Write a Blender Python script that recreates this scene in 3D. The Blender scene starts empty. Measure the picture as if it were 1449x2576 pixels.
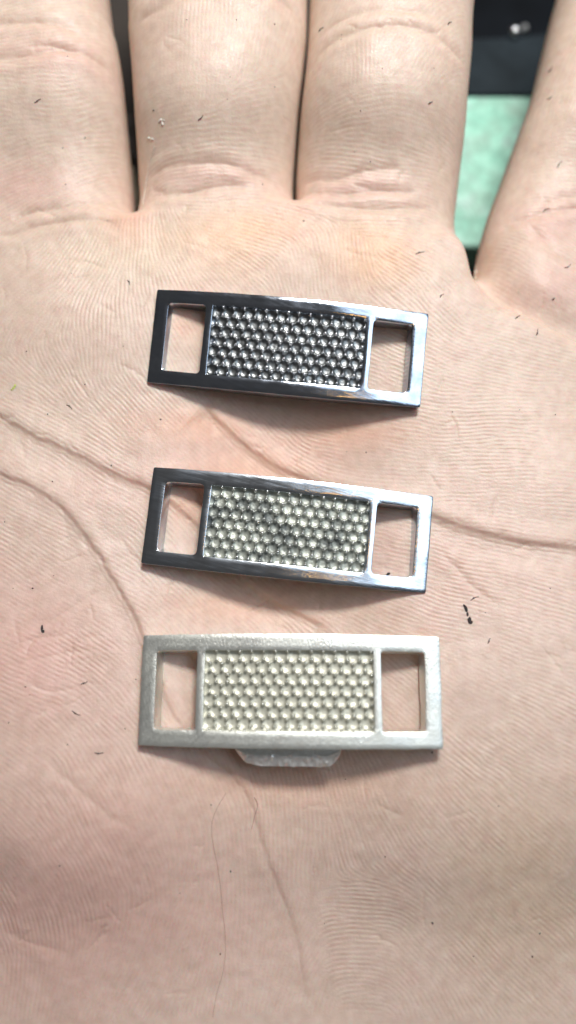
import bpy, bmesh, math, random
import numpy as np
from mathutils import Matrix, Vector
random.seed(7); rng = np.random.default_rng(11)
MM = 0.001
scene = bpy.context.scene
col = scene.collection

# ------------------------------------------------------------------ camera
F_PX, D_CAM, TILT = 2000.0, 93.0, math.radians(8)      # focal length in photo px (1449 wide), distance in mm, tilt
FWD = np.array([0, math.sin(TILT), -math.cos(TILT)]); UP = np.array([0, math.cos(TILT), math.sin(TILT)])
CAM = -D_CAM * FWD
cd = bpy.data.cameras.new('camera'); cam = bpy.data.objects.new('camera', cd); col.objects.link(cam)
cam.location = Vector(CAM) * MM; cam.rotation_euler = (TILT, 0, 0)
cd.sensor_fit = 'HORIZONTAL'; cd.sensor_width = 36; cd.lens = F_PX / 1449 * 36
cd.clip_start = 0.005; cd.clip_end = 10
cd.dof.use_dof = True; cd.dof.focus_distance = 0.0935; cd.dof.aperture_fstop = 15
scene.camera = cam
# ------------------------------------------------------------------ world, lamps, exposure
w = bpy.data.worlds.new('World'); scene.world = w; w.use_nodes = True
bg = w.node_tree.nodes['Background']; bg.inputs[0].default_value = (1.0, 0.95, 0.92, 1); bg.inputs[1].default_value = 0.06
def area(name, d, dist, sx, sy, power, color):
    l = bpy.data.lights.new(name, 'AREA'); l.shape = 'RECTANGLE'; l.size = sx * MM; l.size_y = sy * MM
    l.energy = power; l.color = color
    o = bpy.data.objects.new(name, l); col.objects.link(o)
    v = Vector(d).normalized(); o.location = v * dist * MM
    o.rotation_euler = v.to_track_quat('Z', 'Y').to_euler()
    return o
area('key_lamp', (0.16, 0.70, 1.0), 290, 60, 48, 0.80, (1.0, 0.968, 0.938))
area('window_lamp', (0.47, 0.27, 1.0), 420, 250, 200, 0.50, (0.72, 0.86, 1.0))
area('fill_lamp', (-0.8, -0.9, 1.0), 500, 260, 260, 0.03, (1.0, 0.93, 0.88))
pl = bpy.data.lights.new('warm_bulb', 'POINT'); pl.shadow_soft_size = 0.006; pl.energy = 0.06; pl.color = (1.0, 0.50, 0.12)
po = bpy.data.objects.new('warm_bulb', pl); col.objects.link(po); po.location = (0.072, 0.045, 0.5)
vs = scene.view_settings; vs.view_transform = 'Standard'; vs.look = 'None'; vs.gamma = 1; vs.exposure = 0.04
scene.cycles.use_denoising = True
scene.cycles.max_bounces = 8

# ------------------------------------------------------------------ pixel <-> world (mm)
def unproj(u, v, z):
    u = np.asarray(u, float); v = np.asarray(v, float)
    X = u - 724.5; Y = 1288.0 - v
    dy = Y * UP[1] + F_PX * FWD[1]; dz = Y * UP[2] + F_PX * FWD[2]
    t = (z - CAM[2]) / dz
    return X * t, CAM[1] + dy * t
def proj(x, y, z):
    dy = y - CAM[1]; dz = z - CAM[2]
    dep = dy * FWD[1] + dz * FWD[2]
    return 724.5 + F_PX * x / dep, 1288.0 - F_PX * (dy * UP[1] + dz * UP[2]) / dep

# ------------------------------------------------------------------ object helpers
def setp(o, label=None, cat=None, group=None, kind=None):
    if label: o['label'] = label
    if cat: o['category'] = cat
    if group: o['group'] = group
    if kind: o['kind'] = kind
    return o
def mesh_obj(name, verts, faces, m, parent=None, smooth=True):
    me = bpy.data.meshes.new(name)
    me.from_pydata([tuple(float(c) for c in v) for v in verts], [], faces)
    me.materials.append(m); me.update()
    if smooth: me.polygons.foreach_set('use_smooth', [True] * len(me.polygons))
    o = bpy.data.objects.new(name, me); col.objects.link(o)
    if parent: o.parent = parent
    return o
def bm_obj(name, bm, m, parent=None, smooth=True, scale=MM, wn=False):
    for v in bm.verts: v.co *= scale
    bmesh.ops.recalc_face_normals(bm, faces=bm.faces)
    me = bpy.data.meshes.new(name); bm.to_mesh(me); bm.free(); me.materials.append(m)
    if smooth:
        me.polygons.foreach_set('use_smooth', [True] * len(me.polygons))
        me.set_sharp_from_angle(angle=math.radians(38))
    o = bpy.data.objects.new(name, me); col.objects.link(o)
    if parent: o.parent = parent
    if wn:
        md = o.modifiers.new('even shading', 'WEIGHTED_NORMAL'); md.weight = 50; md.keep_sharp = True
    return o

class Mat:
    def __init__(s, name):
        s.m = bpy.data.materials.new(name); s.m.use_nodes = True
        s.nt = s.m.node_tree; s.b = s.nt.nodes['Principled BSDF']
    def n(s, t, **k):
        x = s.nt.nodes.new(t)
        for a, b in k.items():
            if a in x.inputs.keys(): x.inputs[a].default_value = b
            else: setattr(x, a, b)
        return x
    def l(s, a, b): s.nt.links.new(a, b)
    def noise(s, scale, detail=3, vec=None, rough=0.5):
        x = s.n('ShaderNodeTexNoise'); x.inputs['Scale'].default_value = scale; x.inputs['Detail'].default_value = detail
        x.inputs['Roughness'].default_value = rough
        if vec is not None: s.l(vec, x.inputs['Vector'])
        return x
    def coords(s, scale=(1, 1, 1), rot=(0, 0, 0)):
        t = s.n('ShaderNodeTexCoord'); mp = s.n('ShaderNodeMapping')
        mp.inputs['Scale'].default_value = scale
        m0 = s.n('ShaderNodeMapping'); m0.inputs['Rotation'].default_value = rot
        s.l(t.outputs['Object'], m0.inputs['Vector']); s.l(m0.outputs[0], mp.inputs['Vector']); return mp.outputs[0]
    def ramp(s, fac, stops):
        r = s.n('ShaderNodeValToRGB'); e = r.color_ramp.elements
        while len(e) < len(stops): e.new(0.5)
        for i, (p, c) in enumerate(stops):
            e[i].position = p; e[i].color = (*c, 1) if len(c) == 3 else c
        s.l(fac, r.inputs[0]); return r.outputs[0]
    def mix(s, fac, a, b, mode='MIX'):
        x = s.n('ShaderNodeMix', data_type='RGBA', blend_type=mode)
        for sock, v in ((x.inputs[0], fac), (x.inputs[6], a), (x.inputs[7], b)):
            if hasattr(v, 'default_value'): s.l(v, sock)
            elif isinstance(v, (int, float)): sock.default_value = v
            else: sock.default_value = (*v, 1)
        return x.outputs[2]
    def math(s, op, a, b=0.0):
        x = s.n('ShaderNodeMath', operation=op)
        for sock, v in ((x.inputs[0], a), (x.inputs[1], b)):
            if hasattr(v, 'default_value'): s.l(v, sock)
            else: sock.default_value = v
        return x.outputs[0]
    def bump(s, h, dist, strength=1.0, normal=None):
        x = s.n('ShaderNodeBump'); x.inputs['Distance'].default_value = dist; x.inputs['Strength'].default_value = strength
        s.l(h, x.inputs['Height'])
        if normal is not None: s.l(normal, x.inputs['Normal'])
        s.l(x.outputs[0], s.b.inputs['Normal']); return x.outputs[0]

# ================================================================== THE HAND
# base surface of the palm side, control heights in mm (x, y, z)
ctrl = np.array([
 (-45,20,-3),(-30,20,-0.4),(-19,20,-1.7),(0,20,-4.4),(19,20,-2.0),(32,20,-1.6),(45,20,-5),
 (-45,-2,-1.5),(-30,-2,-0.2),(-19,-2,-1.4),(0,-2,-5.0),(19,-2,-1.3),(32,-2,0.6),(45,-2,-1.5),
 (-45,-20,0.5),(-30,-20,1.8),(-19,-20,0.6),(0,-20,-1.6),(19,-20,1.7),(32,-20,2.6),(45,-20,0),
 (0,10,-4.9),(0,-10,-4.7),(-19,10,-1.8),(19,10,-1.8),(-19,-10,-0.8),(19,-10,-0.2),
 (-40,-50,-2.5),(-20,-50,-2.2),(0,-50,-3.6),(20,-50,-2.2),(40,-50,-3),(0,-32,-1.4),(-22,-34,2.2),(22,-34,2.0),
 (-40,38,-2),(-20,38,-1.8),(0,38,-2.0),(20,38,-2.2),(38,38,-4),(0,29,-2.8),(-20,29,-1.8),(22,29,-2.4),
 (-38,60,3.4),(-12,60,4.0),(14,60,4.0),(42,60,0),(-38,85,11),(-12,85,12),(14,85,12),(46,85,3),
 (-38,110,15),(-12,120,17),(14,115,16),(50,100,6),(-60,-30,0),(-60,0,-4),(-85,10,-6),(55,-60,0),(0,-80,-1),(-40,-90,-2),(40,-90,-2),(0,-120,-2)], float)
def zbase(x, y):
    x = np.asarray(x, float); y = np.asarray(y, float); num = np.zeros(x.shape); den = np.zeros(x.shape) + 1e-12
    for cx, cy, cz in ctrl:
        d2 = (x - cx) ** 2 + (y - cy) ** 2
        k = np.exp(-d2 / (2 * 7.5 ** 2)) + 1e-4 / (1 + d2 / 200)
        num += k * cz; den += k
    return num / den - 0.9 * np.exp(-((x / 11.5) ** 2) - ((y - 2) / 26) ** 2)
T_HALF = 8.0
outline = [('w',-38,-120),('w',-39,-90),('w',-43,-70),('w',-56,-50),('w',-74,-25),('w',-88,0),('w',-95,22),('w',-94,33),('w',-88,37),('w',-81,33),
 ('w',-74,14),('w',-66,0),('w',-58,-4),('w',-52,4),('w',-49,22),('w',-48,45),('w',-47,75),('w',-45,95),('w',-41,106),('w',-35,109),('w',-29,105),('w',-25.5,92),
 ('p',270,0),('p',285,80),('p',299,160),('p',308,250),('p',318,350),('p',328,450),('p',333,520),('p',338,545),
 ('p',344,548),('p',349,500),('p',346,450),('p',340,350),('p',333,250),('p',326,150),('p',319,60),('p',318,0),
 ('w',-22,95),('w',-21,108),('w',-17,116),('w',-10,119),('w',-4,116),('w',0,108),('w',2,92),
 ('p',774,0),('p',765,150),('p',752,260),('p',743,380),('p',738,450),('p',738,500),('p',741,512),('p',745,512),('p',744,450),('p',748,380),('p',757,260),('p',770,150),('p',779,0),
 ('w',3.6,92),('w',4.5,104),('w',9,113),('w',16,115),('w',22,111),('w',25,100),('w',26,88),
 ('p',1197,0),('p',1191,120),('p',1181,230),('p',1171,350),('p',1155,480),('p',1146,560),('p',1149,610),('p',1163,645),('p',1180,678),('p',1192,694),
 ('p',1200,690),('p',1203,660),('p',1215,600),('p',1235,530),('p',1265,450),('p',1290,380),('p',1320,300),('p',1345,230),('p',1372,120),('p',1402,0),
 ('w',39,80),('w',42,91),('w',47,98),('w',53,99),('w',58,94),('w',59,84),('w',57,70),('w',54,55),('w',53,40),('w',54,20),('w',55,0),('w',53,-30),('w',48,-60),('w',41,-85),('w',37,-120)]
pts = []
for k, a, b in outline:
    if k == 'w': pts.append((a, b))
    else:
        x, y = unproj(a, b, -6.0)
        for _ in range(3):
            x, y = unproj(a, b, zbase(x, y) - T_HALF * 0.75)
        pts.append((float(x), float(y)))
def catmull(P, n=4, closed=False):
    P = np.array(P, float); N = len(P); out = []
    for i in range(N if closed else N - 1):
        if closed: p0, p1, p2, p3 = P[(i-1) % N], P[i], P[(i+1) % N], P[(i+2) % N]
        else: p0, p1, p2, p3 = P[max(i-1, 0)], P[i], P[i+1], P[min(i+2, N-1)]
        for j in range(n):
            t = j / n
            out.append(0.5 * ((2*p1) + (-p0+p2)*t + (2*p0-5*p1+4*p2-p3)*t*t + (-p0+3*p1-3*p2+p3)*t**3))
    if not closed: out.append(P[-1])
    return np.array(out)
poly = catmull(pts, 3, True)

# grid: fine inside the frame, coarse beyond it
def axis(lo, f0, f1, hi, st, far):
    a = [f0]; s = st
    while a[-1] > lo: s = min(s * 1.12, far); a.append(a[-1] - s)
    b = list(np.arange(f0 + st, f1, st)); s = st; b.append(f1)
    while b[-1] < hi: s = min(s * 1.12, far); b.append(b[-1] + s)
    return np.array(a[::-1] + b)
CELL = 0.1
gx = axis(-98, -38.5, 38.5, 62, CELL, 1.5); gy = axis(-122, -56, 71, 121, CELL, 1.5)
GX, GY = np.meshgrid(gx, gy)            # rows = y
shp = GX.shape
def seg_dist(X, Y, P, closed=False, want_s=False, maxd=None):
    """distance from points to polyline P, plus arc parameter and side"""
    d2 = np.full(X.shape, 1e12); S = np.zeros(X.shape); side = np.zeros(X.shape)
    N = len(P); L = 0; tot = sum(np.hypot(*(P[(i+1) % N] - P[i])) for i in range(N if closed else N - 1))
    for i in range(N if closed else N - 1):
        a = P[i]; b = P[(i+1) % N]; e = b - a; l2 = e @ e
        if l2 < 1e-12: continue
        t = np.clip(((X - a[0]) * e[0] + (Y - a[1]) * e[1]) / l2, 0, 1)
        dx = X - a[0] - t * e[0]; dy = Y - a[1] - t * e[1]; q = dx * dx + dy * dy
        m = q < d2; d2[m] = q[m]
        if want_s:
            S[m] = ((L + t * math.sqrt(l2)) / tot)[m]; side[m] = np.sign(e[0] * dy - e[1] * dx)[m]
        L += math.sqrt(l2)
    return (np.sqrt(d2), S, side) if want_s else np.sqrt(d2)
def inside(X, Y, P):
    c = np.zeros(X.shape, bool); N = len(P)
    for i in range(N):
        x1, y1 = P[i]; x2, y2 = P[(i+1) % N]
        if y1 == y2: continue
        cond = ((y1 > Y) != (y2 > Y)) & (X < (x2 - x1) * (Y - y1) / (y2 - y1) + x1)
        c ^= cond
    return c
INS = inside(GX, GY, poly)
DIS = seg_dist(GX, GY, poly, True)
SD = np.where(INS, DIS, -DIS)
ZB = zbase(*np.meshgrid(gx[::8], gy[::8]))    # smooth: evaluate coarse, interpolate
def interp2(Z, xs, ys, X, Y):
    ix = np.clip(np.searchsorted(xs, X) - 1, 0, len(xs) - 2); iy = np.clip(np.searchsorted(ys, Y) - 1, 0, len(ys) - 2)
    tx = np.clip((X - xs[ix]) / (xs[ix+1] - xs[ix]), 0, 1); ty = np.clip((Y - ys[iy]) / (ys[iy+1] - ys[iy]), 0, 1)
    tx = tx; ty = ty
    return (Z[iy, ix]*(1-tx)+Z[iy, ix+1]*tx)*(1-ty) + (Z[iy+1, ix]*(1-tx)+Z[iy+1, ix+1]*tx)*ty
cxs = np.append(gx[::8], gx[-1] + 5); cys = np.append(gy[::8], gy[-1] + 5)
ZB = zbase(*np.meshgrid(cxs, cys))
ZC = interp2(ZB, cxs, cys, GX, GY)
U, V = proj(GX, GY, ZC)                 # photo coordinates of every surface point, to lay out creases and colour

def blob(u, v, r, ry=None):
    ry = ry or r
    return np.exp(-(((U - u) / r) ** 2 + ((V - v) / ry) ** 2))
# edge roll-off radius: round finger sides, tight webs
web = np.clip(blob(338, 575, 120, 75) + blob(742, 545, 110, 75) + blob(1150, 725, 75, 90) + 0.9 * blob(1140, 620, 60, 70), 0, 1)
RAD = 9.0 * (1 - web) + 2.2 * web
TH = T_HALF * (1 - 0.35 * web)
q = np.clip(SD / RAD, 0, 1)
infl = np.sqrt(np.clip(1 - (1 - q) ** 2.0, 0, 1)) ** 0.9
Z = ZC - TH + TH * infl
ZMID = ZC - TH

def vnoise(scale, seed, octs=3):
    r = np.random.default_rng(seed); out = np.zeros(shp); amp = 1; tot = 0
    for o in range(octs):
        s = scale / 2 ** o; nx = int(170 / s) + 3; ny = int(250 / s) + 3
        g = r.standard_normal((ny, nx))
        fx = (GX + 100) / s; fy = (GY + 124) / s
        ix = np.clip(fx.astype(int), 0, nx - 2); iy = np.clip(fy.astype(int), 0, ny - 2); tx = fx - ix; ty = fy - iy
        tx = tx * tx * (3 - 2 * tx); ty = ty * ty * (3 - 2 * ty)
        out += amp * ((g[iy, ix]*(1-tx)+g[iy, ix+1]*tx)*(1-ty)+(g[iy+1, ix]*(1-tx)+g[iy+1, ix+1]*tx)*ty); tot += amp * amp; amp *= 0.5
    return out / math.sqrt(tot)

# ---- soft relief of the pads
def pad(u, v, ru, rv, h): return h * blob(u, v, ru, rv)
N8 = vnoise(7, 3, 2)
Z += 0.08 * N8 + 0.03 * vnoise(2.2, 5, 2)
Z += pad(60, 2000, 330, 420, 1.0) + pad(1400, 1900, 330, 480, 1.0) - pad(720, 2350, 260, 420, .5) + pad(330, 820, 230, 130, .4)
Z += pad(560, 640, 170, 110, .5) + pad(920, 680, 190, 120, .5) + pad(170, 760, 180, 150, .5) + pad(1380, 760, 100, 90, .4)
Z += pad(540, 300, 150, 130, .5) + pad(950, 280, 150, 130, .5) + pad(140, 350, 150, 130, .5) + pad(1380, 330, 90, 110, .4)

# ---- flexion creases: (points in photo px, depth mm, width mm, shoulder mm, end taper, asymmetry drop)
creases = [
 ([(1520,1398),(1449,1384),(1370,1376),(1300,1362),(1180,1333),(1095,1300),(1000,1270),(900,1245),(780,1213),(700,1180),(640,1145),(590,1105),(545,1065),(500,1015)], .75,.42,.22,.04,-.18),
 ([(-40,1020),(0,1047),(60,1085),(130,1118),(210,1155),(300,1200),(380,1230),(470,1300),(560,1390),(620,1470),(700,1530),(780,1562),(830,1595)], .70,.40,.22,.04,.15),
 ([(-40,1165),(0,1192),(70,1222),(130,1262),(190,1320),(235,1385),(268,1440),(300,1495),(330,1545),(352,1600),(385,1680),(430,1790),(470,1850)], .62,.34,.20,.06,.15),
 ([(440,1800),(500,1880),(580,1950),(630,2020),(646,2090),(668,2160),(700,2250),(735,2340),(760,2450),(775,2600)], .26,.30,.1,.25,.05),
 ([(-20,596),(30,588),(80,574),(150,560),(230,556),(300,562)], .55,.40,.2,.12,0),
 ([(40,545),(110,535),(170,524),(250,505),(310,500)], .45,.38,.2,.15,0),
 ([(0,585),(60,545),(110,530)], .3,.3,.1,.2,0),
 ([(352,432),(400,414),(450,408),(520,409),(580,412),(640,426),(700,440)], .50,.42,.22,.12,0),
 ([(362,478),(400,482),(450,488),(500,478),(560,468),(640,464)], .55,.42,.22,.12,0),
 ([(372,440),(385,460),(420,478)], .4,.35,.1,.2,0),
 ([(750,415),(790,430),(840,443),(900,436),(960,424),(1020,422)], .48,.42,.2,.12,0),
 ([(752,455),(800,470),(850,490),(900,486),(980,480),(1060,482)], .5,.40,.2,.12,0),
 ([(775,505),(830,520),(890,530),(960,533),(1040,526),(1100,510)], .5,.42,.2,.12,0),
 ([(880,462),(940,480),(1000,484)], .3,.3,.1,.2,0),
 ([(1290,540),(1330,545),(1370,538),(1449,528),(1540,520)], .45,.42,.2,.12,0),
 ([(1335,548),(1360,590),(1400,635),(1449,672),(1530,720)], .42,.40,.2,.12,0),
 ([(1360,510),(1420,497),(1500,495)], .4,.38,.2,.15,0),
 ([(-60,60),(0,58),(60,56),(130,52),(200,60)], .6,.45,.25,.1,0),
 ([(-60,150),(0,143),(60,140),(120,128),(190,112),(270,130)], .6,.45,.25,.1,0),
 ([(60,118),(120,112),(200,120)], .35,.3,.15,.2,0),
 ([(772,128),(790,108),(830,82),(900,68),(990,64),(1070,74),(1130,96),(1190,130)], .55,.42,.25,.08,0),
 ([(780,60),(840,38),(930,25),(1020,28),(1120,40)], .4,.4,.2,.15,0),
 ([(320,20),(380,8),(440,-8),(520,-25),(640,-25),(770,-10)], .6,.5,.25,.1,0),
 ([(1380,98),(1420,92),(1500,90)], .4,.4,.2,.2,0),
 # secondary lines of the palm
 ([(100,1580),(160,1545),(230,1500),(280,1480)], .16,.25,.05,.3,0),
 ([(0,1640),(80,1610),(150,1600),(210,1580)], .16,.25,.05,.3,0),
 ([(0,1680),(90,1660),(180,1640),(290,1632)], .14,.25,.05,.3,0),
 ([(60,1700),(130,1740),(215,1722)], .16,.22,.05,.3,0),
 ([(90,1880),(160,1940),(250,2020),(300,2060),(380,2110)], .22,.4,.08,.3,0),
 ([(0,2330),(60,2362),(120,2380),(200,2400)], .22,.4,.08,.3,0),
 ([(120,1230),(160,1290),(170,1360)], .15,.3,.05,.3,0),
 ([(1100,1380),(1180,1470),(1260,1530)], .12,.3,.04,.3,0),
 ([(640,1560),(720,1590),(800,1640)], .2,.4,.08,.3,0),
 ([(820,1590),(860,1640),(900,1700),(1000,1830)], .2,.4,.08,.3,0),
 ([(400,1300),(440,1380),(470,1480)], .2,.35,.06,.3,0),
 ([(1449,860),(1530,905),(1600,950)], .6,.5,.2,.1,0),
]
CRM = np.zeros(shp)      # crease mask for skin colour and ridge fade
def carve(P, depth, width, sh, tap, asym, world=False):
    global Z
    if depth > .6: depth *= 0.27; sh *= 0.1; width *= 0.9
    elif depth > .12: depth *= 0.42; sh *= 0.35; width *= 0.95
    P = np.array(P, float)
    if not world:
        x, y = unproj(P[:, 0], P[:, 1], -1.0)
        for _ in range(3): x, y = unproj(P[:, 0], P[:, 1], zbase(x, y))
        P = np.stack([x, y], 1)
    P = catmull(P, 5)
    wob = np.cumsum(rng.standard_normal(P.shape), 0) * 0.05; wob -= np.linspace(0, 1, len(P))[:, None] * wob[-1]
    P = P + 0.04 * rng.standard_normal(P.shape) + wob
    m = max(6 * width, 5 if asym else 2.5)
    x0, y0 = P.min(0) - m; x1, y1 = P.max(0) + m
    i0, i1 = np.searchsorted(gx, [x0, x1]); j0, j1 = np.searchsorted(gy, [y0, y1])
    if i1 - i0 < 2 or j1 - j0 < 2: return
    sl = (slice(j0, j1), slice(i0, i1))
    d, S, side = seg_dist(GX[sl], GY[sl], P, False, True)
    t = np.clip(S / tap, 0, 1) * np.clip((1 - S) / tap, 0, 1); t = t * t * (3 - 2 * t)
    ww = width * (0.65 + 0.8 * (0.5 + 0.5 * np.sin(S * 19 + depth * 40) * np.cos(S * 8.3 + width * 9)))
    k = 1 / (1 + (d / ww) ** 2) ** 1.2 * (0.85 + 0.15 * np.sin(S * 31 + P[0, 0]) * np.sin(S * 17 + 1))
    dz = -depth * t * k + sh * t * np.exp(-((d - 3.0 * width) / (1.6 * width)) ** 2)
    if asym: dz += asym * 1.5 * t * side * np.exp(-((d - 1.0) / 1.6) ** 2) * np.clip(d / 0.5, 0, 1)
    Z[sl] += dz
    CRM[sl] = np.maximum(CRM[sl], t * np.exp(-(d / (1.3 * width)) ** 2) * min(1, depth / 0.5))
for c in creases:
    carve(*c)
    if c[1] >= .5 and len(c[0]) >= 8:          # long flexion lines: side branches and broken strands
        Q = catmull(c[0], 6)
        for k in range(len(Q) // 4):
            j = rng.integers(1, len(Q) - 2); t_ = Q[j + 1] - Q[j - 1]; t_ = t_ / np.linalg.norm(t_)
            a = rng.choice([-1, 1]) * rng.uniform(.15, .55); L = rng.uniform(18, 60)
            d_ = np.array([t_[0] * math.cos(a) - t_[1] * math.sin(a), t_[0] * math.sin(a) + t_[1] * math.cos(a)]) * rng.choice([-1, 1])
            p0 = Q[j] + rng.normal(size=2) * 3
            carve([p0, p0 + d_ * L * .5 + rng.normal(size=2) * 2, p0 + d_ * L], rng.uniform(.05, .115), rng.uniform(.14, .24), .01, .4, 0)
# fine random wrinkles
for i in range(170):
    u0 = rng.uniform(-20, 1470); v0 = rng.uniform(40, 2560)
    a = rng.choice([math.radians(75), math.radians(-20), math.radians(20), math.radians(-60)]) + rng.normal() * 0.25
    if v0 < 520: a = math.radians(90) + rng.normal() * 0.35 if rng.random() < .6 else rng.normal() * 0.2
    L = rng.uniform(25, 110); b = rng.normal() * 0.25
    P = [(u0 + L * t * math.cos(a + b * t), v0 - L * t * math.sin(a + b * t)) for t in np.linspace(0, 1, 4)]
    carve(P, rng.uniform(.03, .09), rng.uniform(.12, .22), .01, .35, 0)
# pinky base lies behind the edge of the palm: a step that fades out to the right
P = np.array([(1192,640),(1194,692),(1215,722),(1250,757),(1300,787),(1350,812),(1400,836),(1449,862),(1520,900)], float)
x, y = unproj(P[:, 0], P[:, 1], -4.0); P = catmull(np.stack([x, y], 1), 4)
x0, y0 = P.min(0) - 9; x1, y1 = P.max(0) + 9
i0, i1 = np.searchsorted(gx, [x0, x1]); j0, j1 = np.searchsorted(gy, [y0, y1]); sl = (slice(j0, j1), slice(i0, i1))
d, S, side = seg_dist(GX[sl], GY[sl], P, False, True)
fade = np.clip((1 - S) / 0.9, 0, 1) ** 0.8
up_side = side > 0
tt = np.clip(fade + 0.15, 0, 1)
dz = np.where(up_side, -(2.6 * tt) * np.exp(-(d / 3.2) ** 2), -(2.6 * tt) * np.exp(-(d / 0.55) ** 1.0))
Z[sl] += dz
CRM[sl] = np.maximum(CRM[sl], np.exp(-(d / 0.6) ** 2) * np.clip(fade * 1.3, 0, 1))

# ---- friction ridges: oriented filtering of noise on the fine part of the grid
ori = [(330,600,90),(180,620,62),(200,690,60),(90,720,35),(450,620,118),(600,700,140),(760,700,95),(900,640,90),(1000,650,150),(1080,760,128),(1250,900,165),(1200,1050,0),(1350,1200,-4),
 (1400,1000,-3),(1150,1250,-2),(1150,1550,-12),(1250,1700,-24),(1400,1600,-18),(1100,1500,-20),(1000,1980,-52),(1200,1950,-38),(1350,1850,-30),(900,2000,-72),(750,2080,90),(650,2200,88),(600,2400,86),
 (300,2100,115),(200,1950,125),(400,2000,113),(450,2400,72),(350,2480,66),(520,2250,84),(750,2400,62),(900,2330,2),(1050,2430,-48),(800,2540,74),(1060,2560,-66),(900,2440,3),(900,2560,3),(1250,2300,-45),(1400,2200,-40),
 (150,900,125),(200,850,95),(260,900,85),(60,1000,-32),(200,1100,-28),(300,1000,-45),(400,1050,-45),(330,1200,-30),(150,1300,-25),(200,1500,-25),(100,1700,-20),(60,1900,-35),(250,1750,-38),(340,850,100),(120,820,50),
 (620,1080,-42),(900,1120,-14),(1000,1200,-8),(480,850,-58),(460,1320,-50),(990,900,-25),(990,1380,-20),(700,900,-45),(700,1330,-40),(450,1740,-55),(1000,1750,-40),(700,1750,-55),(620,1560,-40),
 (60,280,-8),(150,350,10),(250,300,35),(150,420,28),(150,480,30),(250,470,40),(60,420,20),(450,340,2),(560,370,5),(650,330,22),(650,260,28),(400,300,-5),(500,200,85),(600,100,85),(450,100,92),
 (850,290,12),(950,260,2),(1050,300,-10),(900,340,-12),(1000,350,-8),(1090,330,-5),(820,360,-25),(900,180,90),(1050,180,60),(1350,250,72),(1300,450,40),(1400,400,-10),(1380,470,-8),(1400,700,-30),(1300,650,-50),
 (550,520,5),(950,560,5),(650,600,165),(300,560,80)]
fi0, fi1 = np.searchsorted(gx, [-38.5, 38.5]); fj0, fj1 = np.searchsorted(gy, [-56, 71]); fs = (slice(fj0, fj1), slice(fi0, fi1))
Uc = U[fs][::6, ::6]; Vc = V[fs][::6, ::6]; ca = np.zeros(Uc.shape); sa = np.zeros(Uc.shape)
for u0, v0, a in ori:
    d2 = (Uc - u0) ** 2 + (Vc - v0) ** 2; k = 1 / (d2 + 900) ** 1.6
    ca += k * math.cos(2 * math.radians(a)); sa += k * math.sin(2 * math.radians(a))
gxf, gyf = gx[fi0:fi1], gy[fj0:fj1]
cx6 = np.append(gxf[::6], gxf[-1] + 1); cy6 = np.append(gyf[::6], gyf[-1] + 1)
def pad1(a): return np.pad(a, ((0, 1), (0, 1)), mode='edge')
mag = np.hypot(ca, sa)
ca = interp2(pad1(ca / mag), cx6, cy6, GX[fs], GY[fs]); sa = interp2(pad1(sa / mag), cx6, cy6, GX[fs], GY[fs])
TH2 = (0.5 * np.arctan2(sa, ca)) % math.pi          # ridge direction
ny, nx = TH2.shape
fy = np.fft.fftfreq(ny, CELL)[:, None]; fx = np.fft.rfftfreq(nx, CELL)[None, :]
rho = np.hypot(fx, fy); ang = np.arctan2(fy, fx)
PER = 0.51; f0 = 1 / PER; K = 12
rad = np.exp(-((rho - f0) / (0.20 * f0)) ** 2)
filts = []
for k in range(K):
    a = k * math.pi / K + math.pi / 2                # wave normal is across the ridge
    dd = (ang - a + math.pi / 2) % math.pi - math.pi / 2
    filts.append(rad * np.exp(-(dd / 0.26) ** 2))
R = rng.standard_normal((ny, nx)); kf = TH2 / math.pi * K
for it in range(5):
    Fm = np.fft.rfft2(R); out = np.zeros_like(R)
    for k in range(K):
        wgt = np.clip(1 - np.abs((kf - k + K / 2) % K - K / 2), 0, 1)
        out += wgt * np.fft.irfft2(Fm * filts[k], s=(ny, nx))
    R = np.tanh(out / out.std() * (1.2 if it < 4 else 0.9))
RIDGE = np.zeros(shp); RIDGE[fs] = R
amp = 0.027 * (0.75 + 0.35 * vnoise(6, 21, 2))
amp *= 1 - 0.45 * np.clip(blob(500, 150, 260, 180) + blob(950, 180, 220, 120) + blob(1350, 300, 120, 260), 0, 1)
amp *= 1 - 0.8 * CRM
amp *= 0.9 - 0.35 * blob(920, 2480, 260, 200)
amp *= 0.95 - 0.25 * np.clip((620 - V) / 150, 0, 1)
amp = np.clip(amp, 0.004, 0.06)
fine = rng.standard_normal(shp)
fine = (fine + np.roll(fine, 1, 0) + np.roll(fine, 1, 1) + np.roll(fine, (1, 1), (0, 1))) / 2
brk = np.clip(0.8 + 0.45 * vnoise(0.45, 33, 1), 0.1, 1.6)          # pores break the ridges
infr = np.zeros(shp); infr[fs] = 1
HB = Z.copy()
edge = np.clip(SD / 1.0, 0, 1)
Z = Z + edge * (amp * RIDGE * brk + infr * 0.0045 * fine)

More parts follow.
